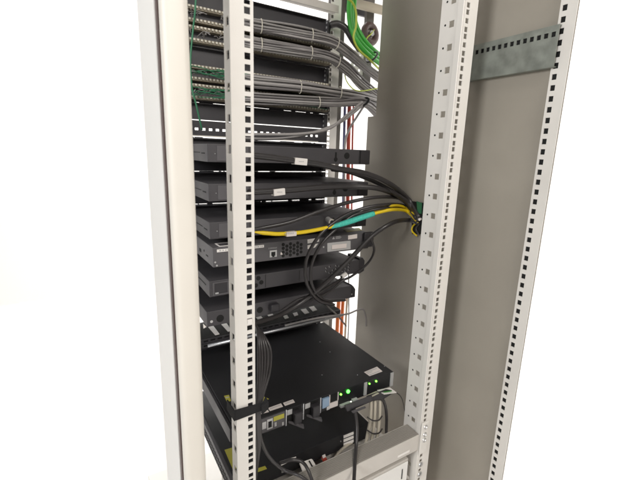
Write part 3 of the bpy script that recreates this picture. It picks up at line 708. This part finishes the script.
# vertical black cables beside the near left rail
gl = 'black cables strapped to the left rail'
for k, (dx, lb) in enumerate(((0, 'black cable hanging closest to the left rail, innermost of five'), (2.2, 'second black cable from the left rail, hanging down'), (4.6, 'middle one of five black cables hanging by the left rail'), (7.0, 'fourth black cable from the left rail, hanging down'), (9.8, 'outermost of five black cables hanging beside the left rail'))):
    cable(P((254 + dx * .3, 322 + dx * .6, .11), (258 + dx * .6, 333 + dx * .3, .07), (259 + dx * 1.15, 350, .05), (259 + dx * 1.05, 372, .04), (258 + dx * .5, 395, .025), (256.5 + dx * .3, 412, .015), (257 + dx * .35, 430, .02), (258 + dx * .1, 452, .03), (255 - dx * .1, 486, .05)), .0031, 'bcable', lb, group=gl)
cable(P((258, 420, .02), (262, 442, .03), (270, 458, .03), (284, 470, .02), (300, 476, -.01), (318, 490, -.03)), .0034, 'bcable', 'black cable leaving the strap and curving down to the right')
# strap round the rail
t = thing('hook_and_loop_strap', 'black fabric strap wrapped around the left rail and its cables', 'strap', (-.232, 0, -.452))
MB().prism([(-.262, -.0035, -.464), (-.200, -.0035, -.461), (-.200, -.0035, -.446), (-.262, -.0035, -.443)], [(-.262, -.0008, -.464), (-.200, -.0008, -.461), (-.200, -.0008, -.446), (-.262, -.0008, -.443)]).build('front_band', 'velcro', t, bevel=.0008)
MB().prism([(-.2645, -.0035, -.464), (-.2620, -.0035, -.464), (-.2620, .036, -.466), (-.2645, .036, -.466)], [(-.2645, -.0035, -.443), (-.2620, -.0035, -.443), (-.2620, .036, -.445), (-.2645, .036, -.445)]).build('side_band', 'velcro', t, bevel=.0008)
MB().prism([(-.214, -.0090, -.466), (-.200, -.0070, -.460), (-.200, -.0070, -.444), (-.214, -.0090, -.448)], [(-.214, -.0040, -.466), (-.198, .012, -.460), (-.198, .012, -.444), (-.214, -.0040, -.448)]).build('folded_end', 'velcro', t, bevel=.0012)
hang(t)
# cage nut in one hole of the left rail
t = MB().box(-.2368, -.2282, -.0012, .003, -.2845 - .0043, -.2845 + .0043).build('cage_nut', 'white', bevel=.0006); tag(t, 'small white cage nut filling one square hole of the left rail', 'cage nut')
t = MB().prism([tuple(at(x, y, Y=-.004)) for x, y in ((203, 323.5), (206.5, 327), (203.5, 328.5))], [tuple(at(x, y, Y=-.002)) for x, y in ((203, 323.5), (206.5, 327), (203.5, 328.5))]).build('door_clip', 'white'); tag(t, 'tiny white clip peeping out behind the left corner post', 'clip')

# power plug and cables at the right end of the servers
t = thing('power_plug', 'angled black power plug pushed into the large server below the green lights', 'power plug', tuple(at(358, 402, Y=.08)))
def pxbox(l, Y0, Y1): return MB().prism([tuple(at(x, y, Y=Y0)) for x, y in l], [tuple(at(x, y, Y=Y1)) for x, y in l])
pxbox([(344, 405), (372, 395), (373, 401), (347, 412)], .075, .112).build('plug_body', 'black', t, bevel=.003, seg=3)
pxbox([(351, 411), (365, 406), (366, 408), (353, 413.5)], .070, .0745).build('grip', 'dark', t, bevel=.001)
MB().tube(P((353, 406, .085), (355.5, 414, .075), (357, 428, .06), (356.2, 446, .04), (355, 462, .01), (353.5, 490, -.04)), .0042, 10).build('lead', 'bcable', t, smooth_=True)
hang(t)
t = thing('power_plug', 'black plug with a green patch on its label at the right corner of the large server', 'power plug', tuple(at(378, 392, Y=.07)))
pxbox([(366, 396), (386, 389), (396, 391), (384, 399), (368, 402)], .085, .110).build('plug_body', 'black', t, bevel=.003, seg=3)
p4 = [at(*q, Y=y_) for q, y_ in (((377, 390.5), .10), ((390, 387.8), .10), ((396.5, 392.8), .075), ((384, 394.5), .075))]
MB().prism([tuple(p) for p in p4], [tuple(p + Vector((0, 0, .0012))) for p in p4]).build('paper_label', 'white', t)
p5 = [at(*q, Y=y_) for q, y_ in (((381, 391), .098), ((389, 389.8), .098), ((392, 391.6), .08), ((384, 393), .08))]
MB().prism([tuple(p + Vector((0, 0, .0014))) for p in p5], [tuple(p + Vector((0, 0, .0018))) for p in p5]).build('green_patch', 'green', t)  # green patch on the white label
p6 = [at(*q, Y=y_) for q, y_ in (((368, 395), .095), ((376, 391.5), .095), ((379, 393.5), .08), ((371, 397.5), .08))]
MB().prism([tuple(p) for p in p6], [tuple(p + Vector((0, 0, .0012))) for p in p6]).build('paper_label', 'beigec', t)
MB().tube(P((380, 398, .09), (384, 402, .085), (386.5, 415, .08), (386, 440, .08)), .0040, 10).build('lead', 'bcable', t, smooth_=True)
MB().tube(P((392, 392, .09), (397, 393, .10), (402, 399, .12), (405, 412, .14)), .0012, 6).build('thin_lead', 'bcable', t, smooth_=True)
hang(t)
gi = 'ivory cables hanging at the right end of the servers'
for a_, b_, lb in ((369.5, 366, 'ivory cable, left one of three hanging from the server corner'), (373.5, 371, 'ivory cable, middle one of three hanging from the server corner'), (378.5, 376, 'ivory cable, right one of three hanging from the server corner')):
    cable(P((a_ + 1, 396, .10), (a_ + 1.5, 404, .09), (a_ + 1, 418, .085), (b_ + 2, 432, .08), (b_ - 1, 446, .08), (b_ - 6, 460, .08)), .0042, 'beigec', lb, group=gi)
for py, lb in ((419, 'upper thin black tie around the ivory cables'), (432, 'lower thin black tie around the ivory cables')):
    tag(MB().tube(P((367, py - 2, .075), (373, py + 1.5, .066), (379, py + 1, .070), (382, py - 3, .085)), .0018, 8).build('cable_tie', 'bcable', smooth_=True), lb, 'cable tie', 'ties on the ivory cables')
tag(MB().ring(at(391, 437, Y=.10), (.2, 1, .2), .008, .0028, 16, 6).build('rubber_ring', 'bcable', smooth_=True), 'small black rubber ring above the ribbed beam', 'ring')

# clutter under the lower server
t = thing('power_adapter', 'white power adapter with a dark grid under the lower server', 'adapter', tuple(at(306, 466, Y=.10)))
pxbox([(299, 463), (312, 458.5), (317.5, 468), (304, 476)], .06, .12).build('case', 'white', t, bevel=.003, seg=3)
pxbox([(308.5, 460.8), (309.7, 460.4), (314.5, 469), (313.3, 469.6)], .0585, .0598).build('slot', 'hole', t)
hang(t)
cable(P((280, 463, .06), (292, 460, .05), (302, 462, .04), (308, 470, .02), (314, 486, 0)), .0036, 'bcable', 'black lead arching over the white adapter')
t = thing('network_plug', 'small red plug among the clutter below the lower server', 'plug', tuple(at(324, 459, Y=.1)))
pxbox([(321, 457), (325, 455), (328, 461), (324, 464)], .07, .11).build('body', 'red', t, bevel=.001)
pxbox([(322, 455.5), (325, 454), (326, 457), (323, 458.5)], .066, .0695).build('tip', 'tag', t)
hang(t)
def crumple(l, Y, label, seed):
    rnd = random.Random(seed); me = bpy.data.meshes.new('plastic_bag'); bm = bmesh.new(); nx, nz = 16, 10
    A, B, Cc, D = [at(x, y, Y=Y) for x, y in l]; g = []
    for i in range(nx + 1):
        row = []
        for j in range(nz + 1):
            u, v = i / nx, j / nz; p = (A * (1 - u) + B * u) * (1 - v) + (D * (1 - u) + Cc * u) * v
            row.append(bm.verts.new(p + Vector((rnd.uniform(-.004, .004), rnd.uniform(-.014, .014) + .03 * (v - .5) ** 2, rnd.uniform(-.004, .004)))))
        g.append(row)
    for i in range(nx):
        for j in range(nz): bm.faces.new((g[i][j], g[i + 1][j], g[i + 1][j + 1], g[i][j + 1]))
    bm.to_mesh(me); bm.free(); me.materials.append(M['plastic']); o = bpy.data.objects.new('plastic_bag', me); C.objects.link(o)
    so = o.modifiers.new('thick', 'SOLIDIFY'); so.thickness = .001
    return tag(o, label, 'plastic bag')
crumple([(326, 456), (366, 432), (374, 452), (328, 470)], .13, 'crumpled white plastic bag below the lower server', 3)
cable(P((372, 425, .14), (362, 437, .13), (346, 446, .11), (336, 456, .10), (330, 466, .10)), .0036, 'beigec', 'ivory cable sagging over the plastic bag')
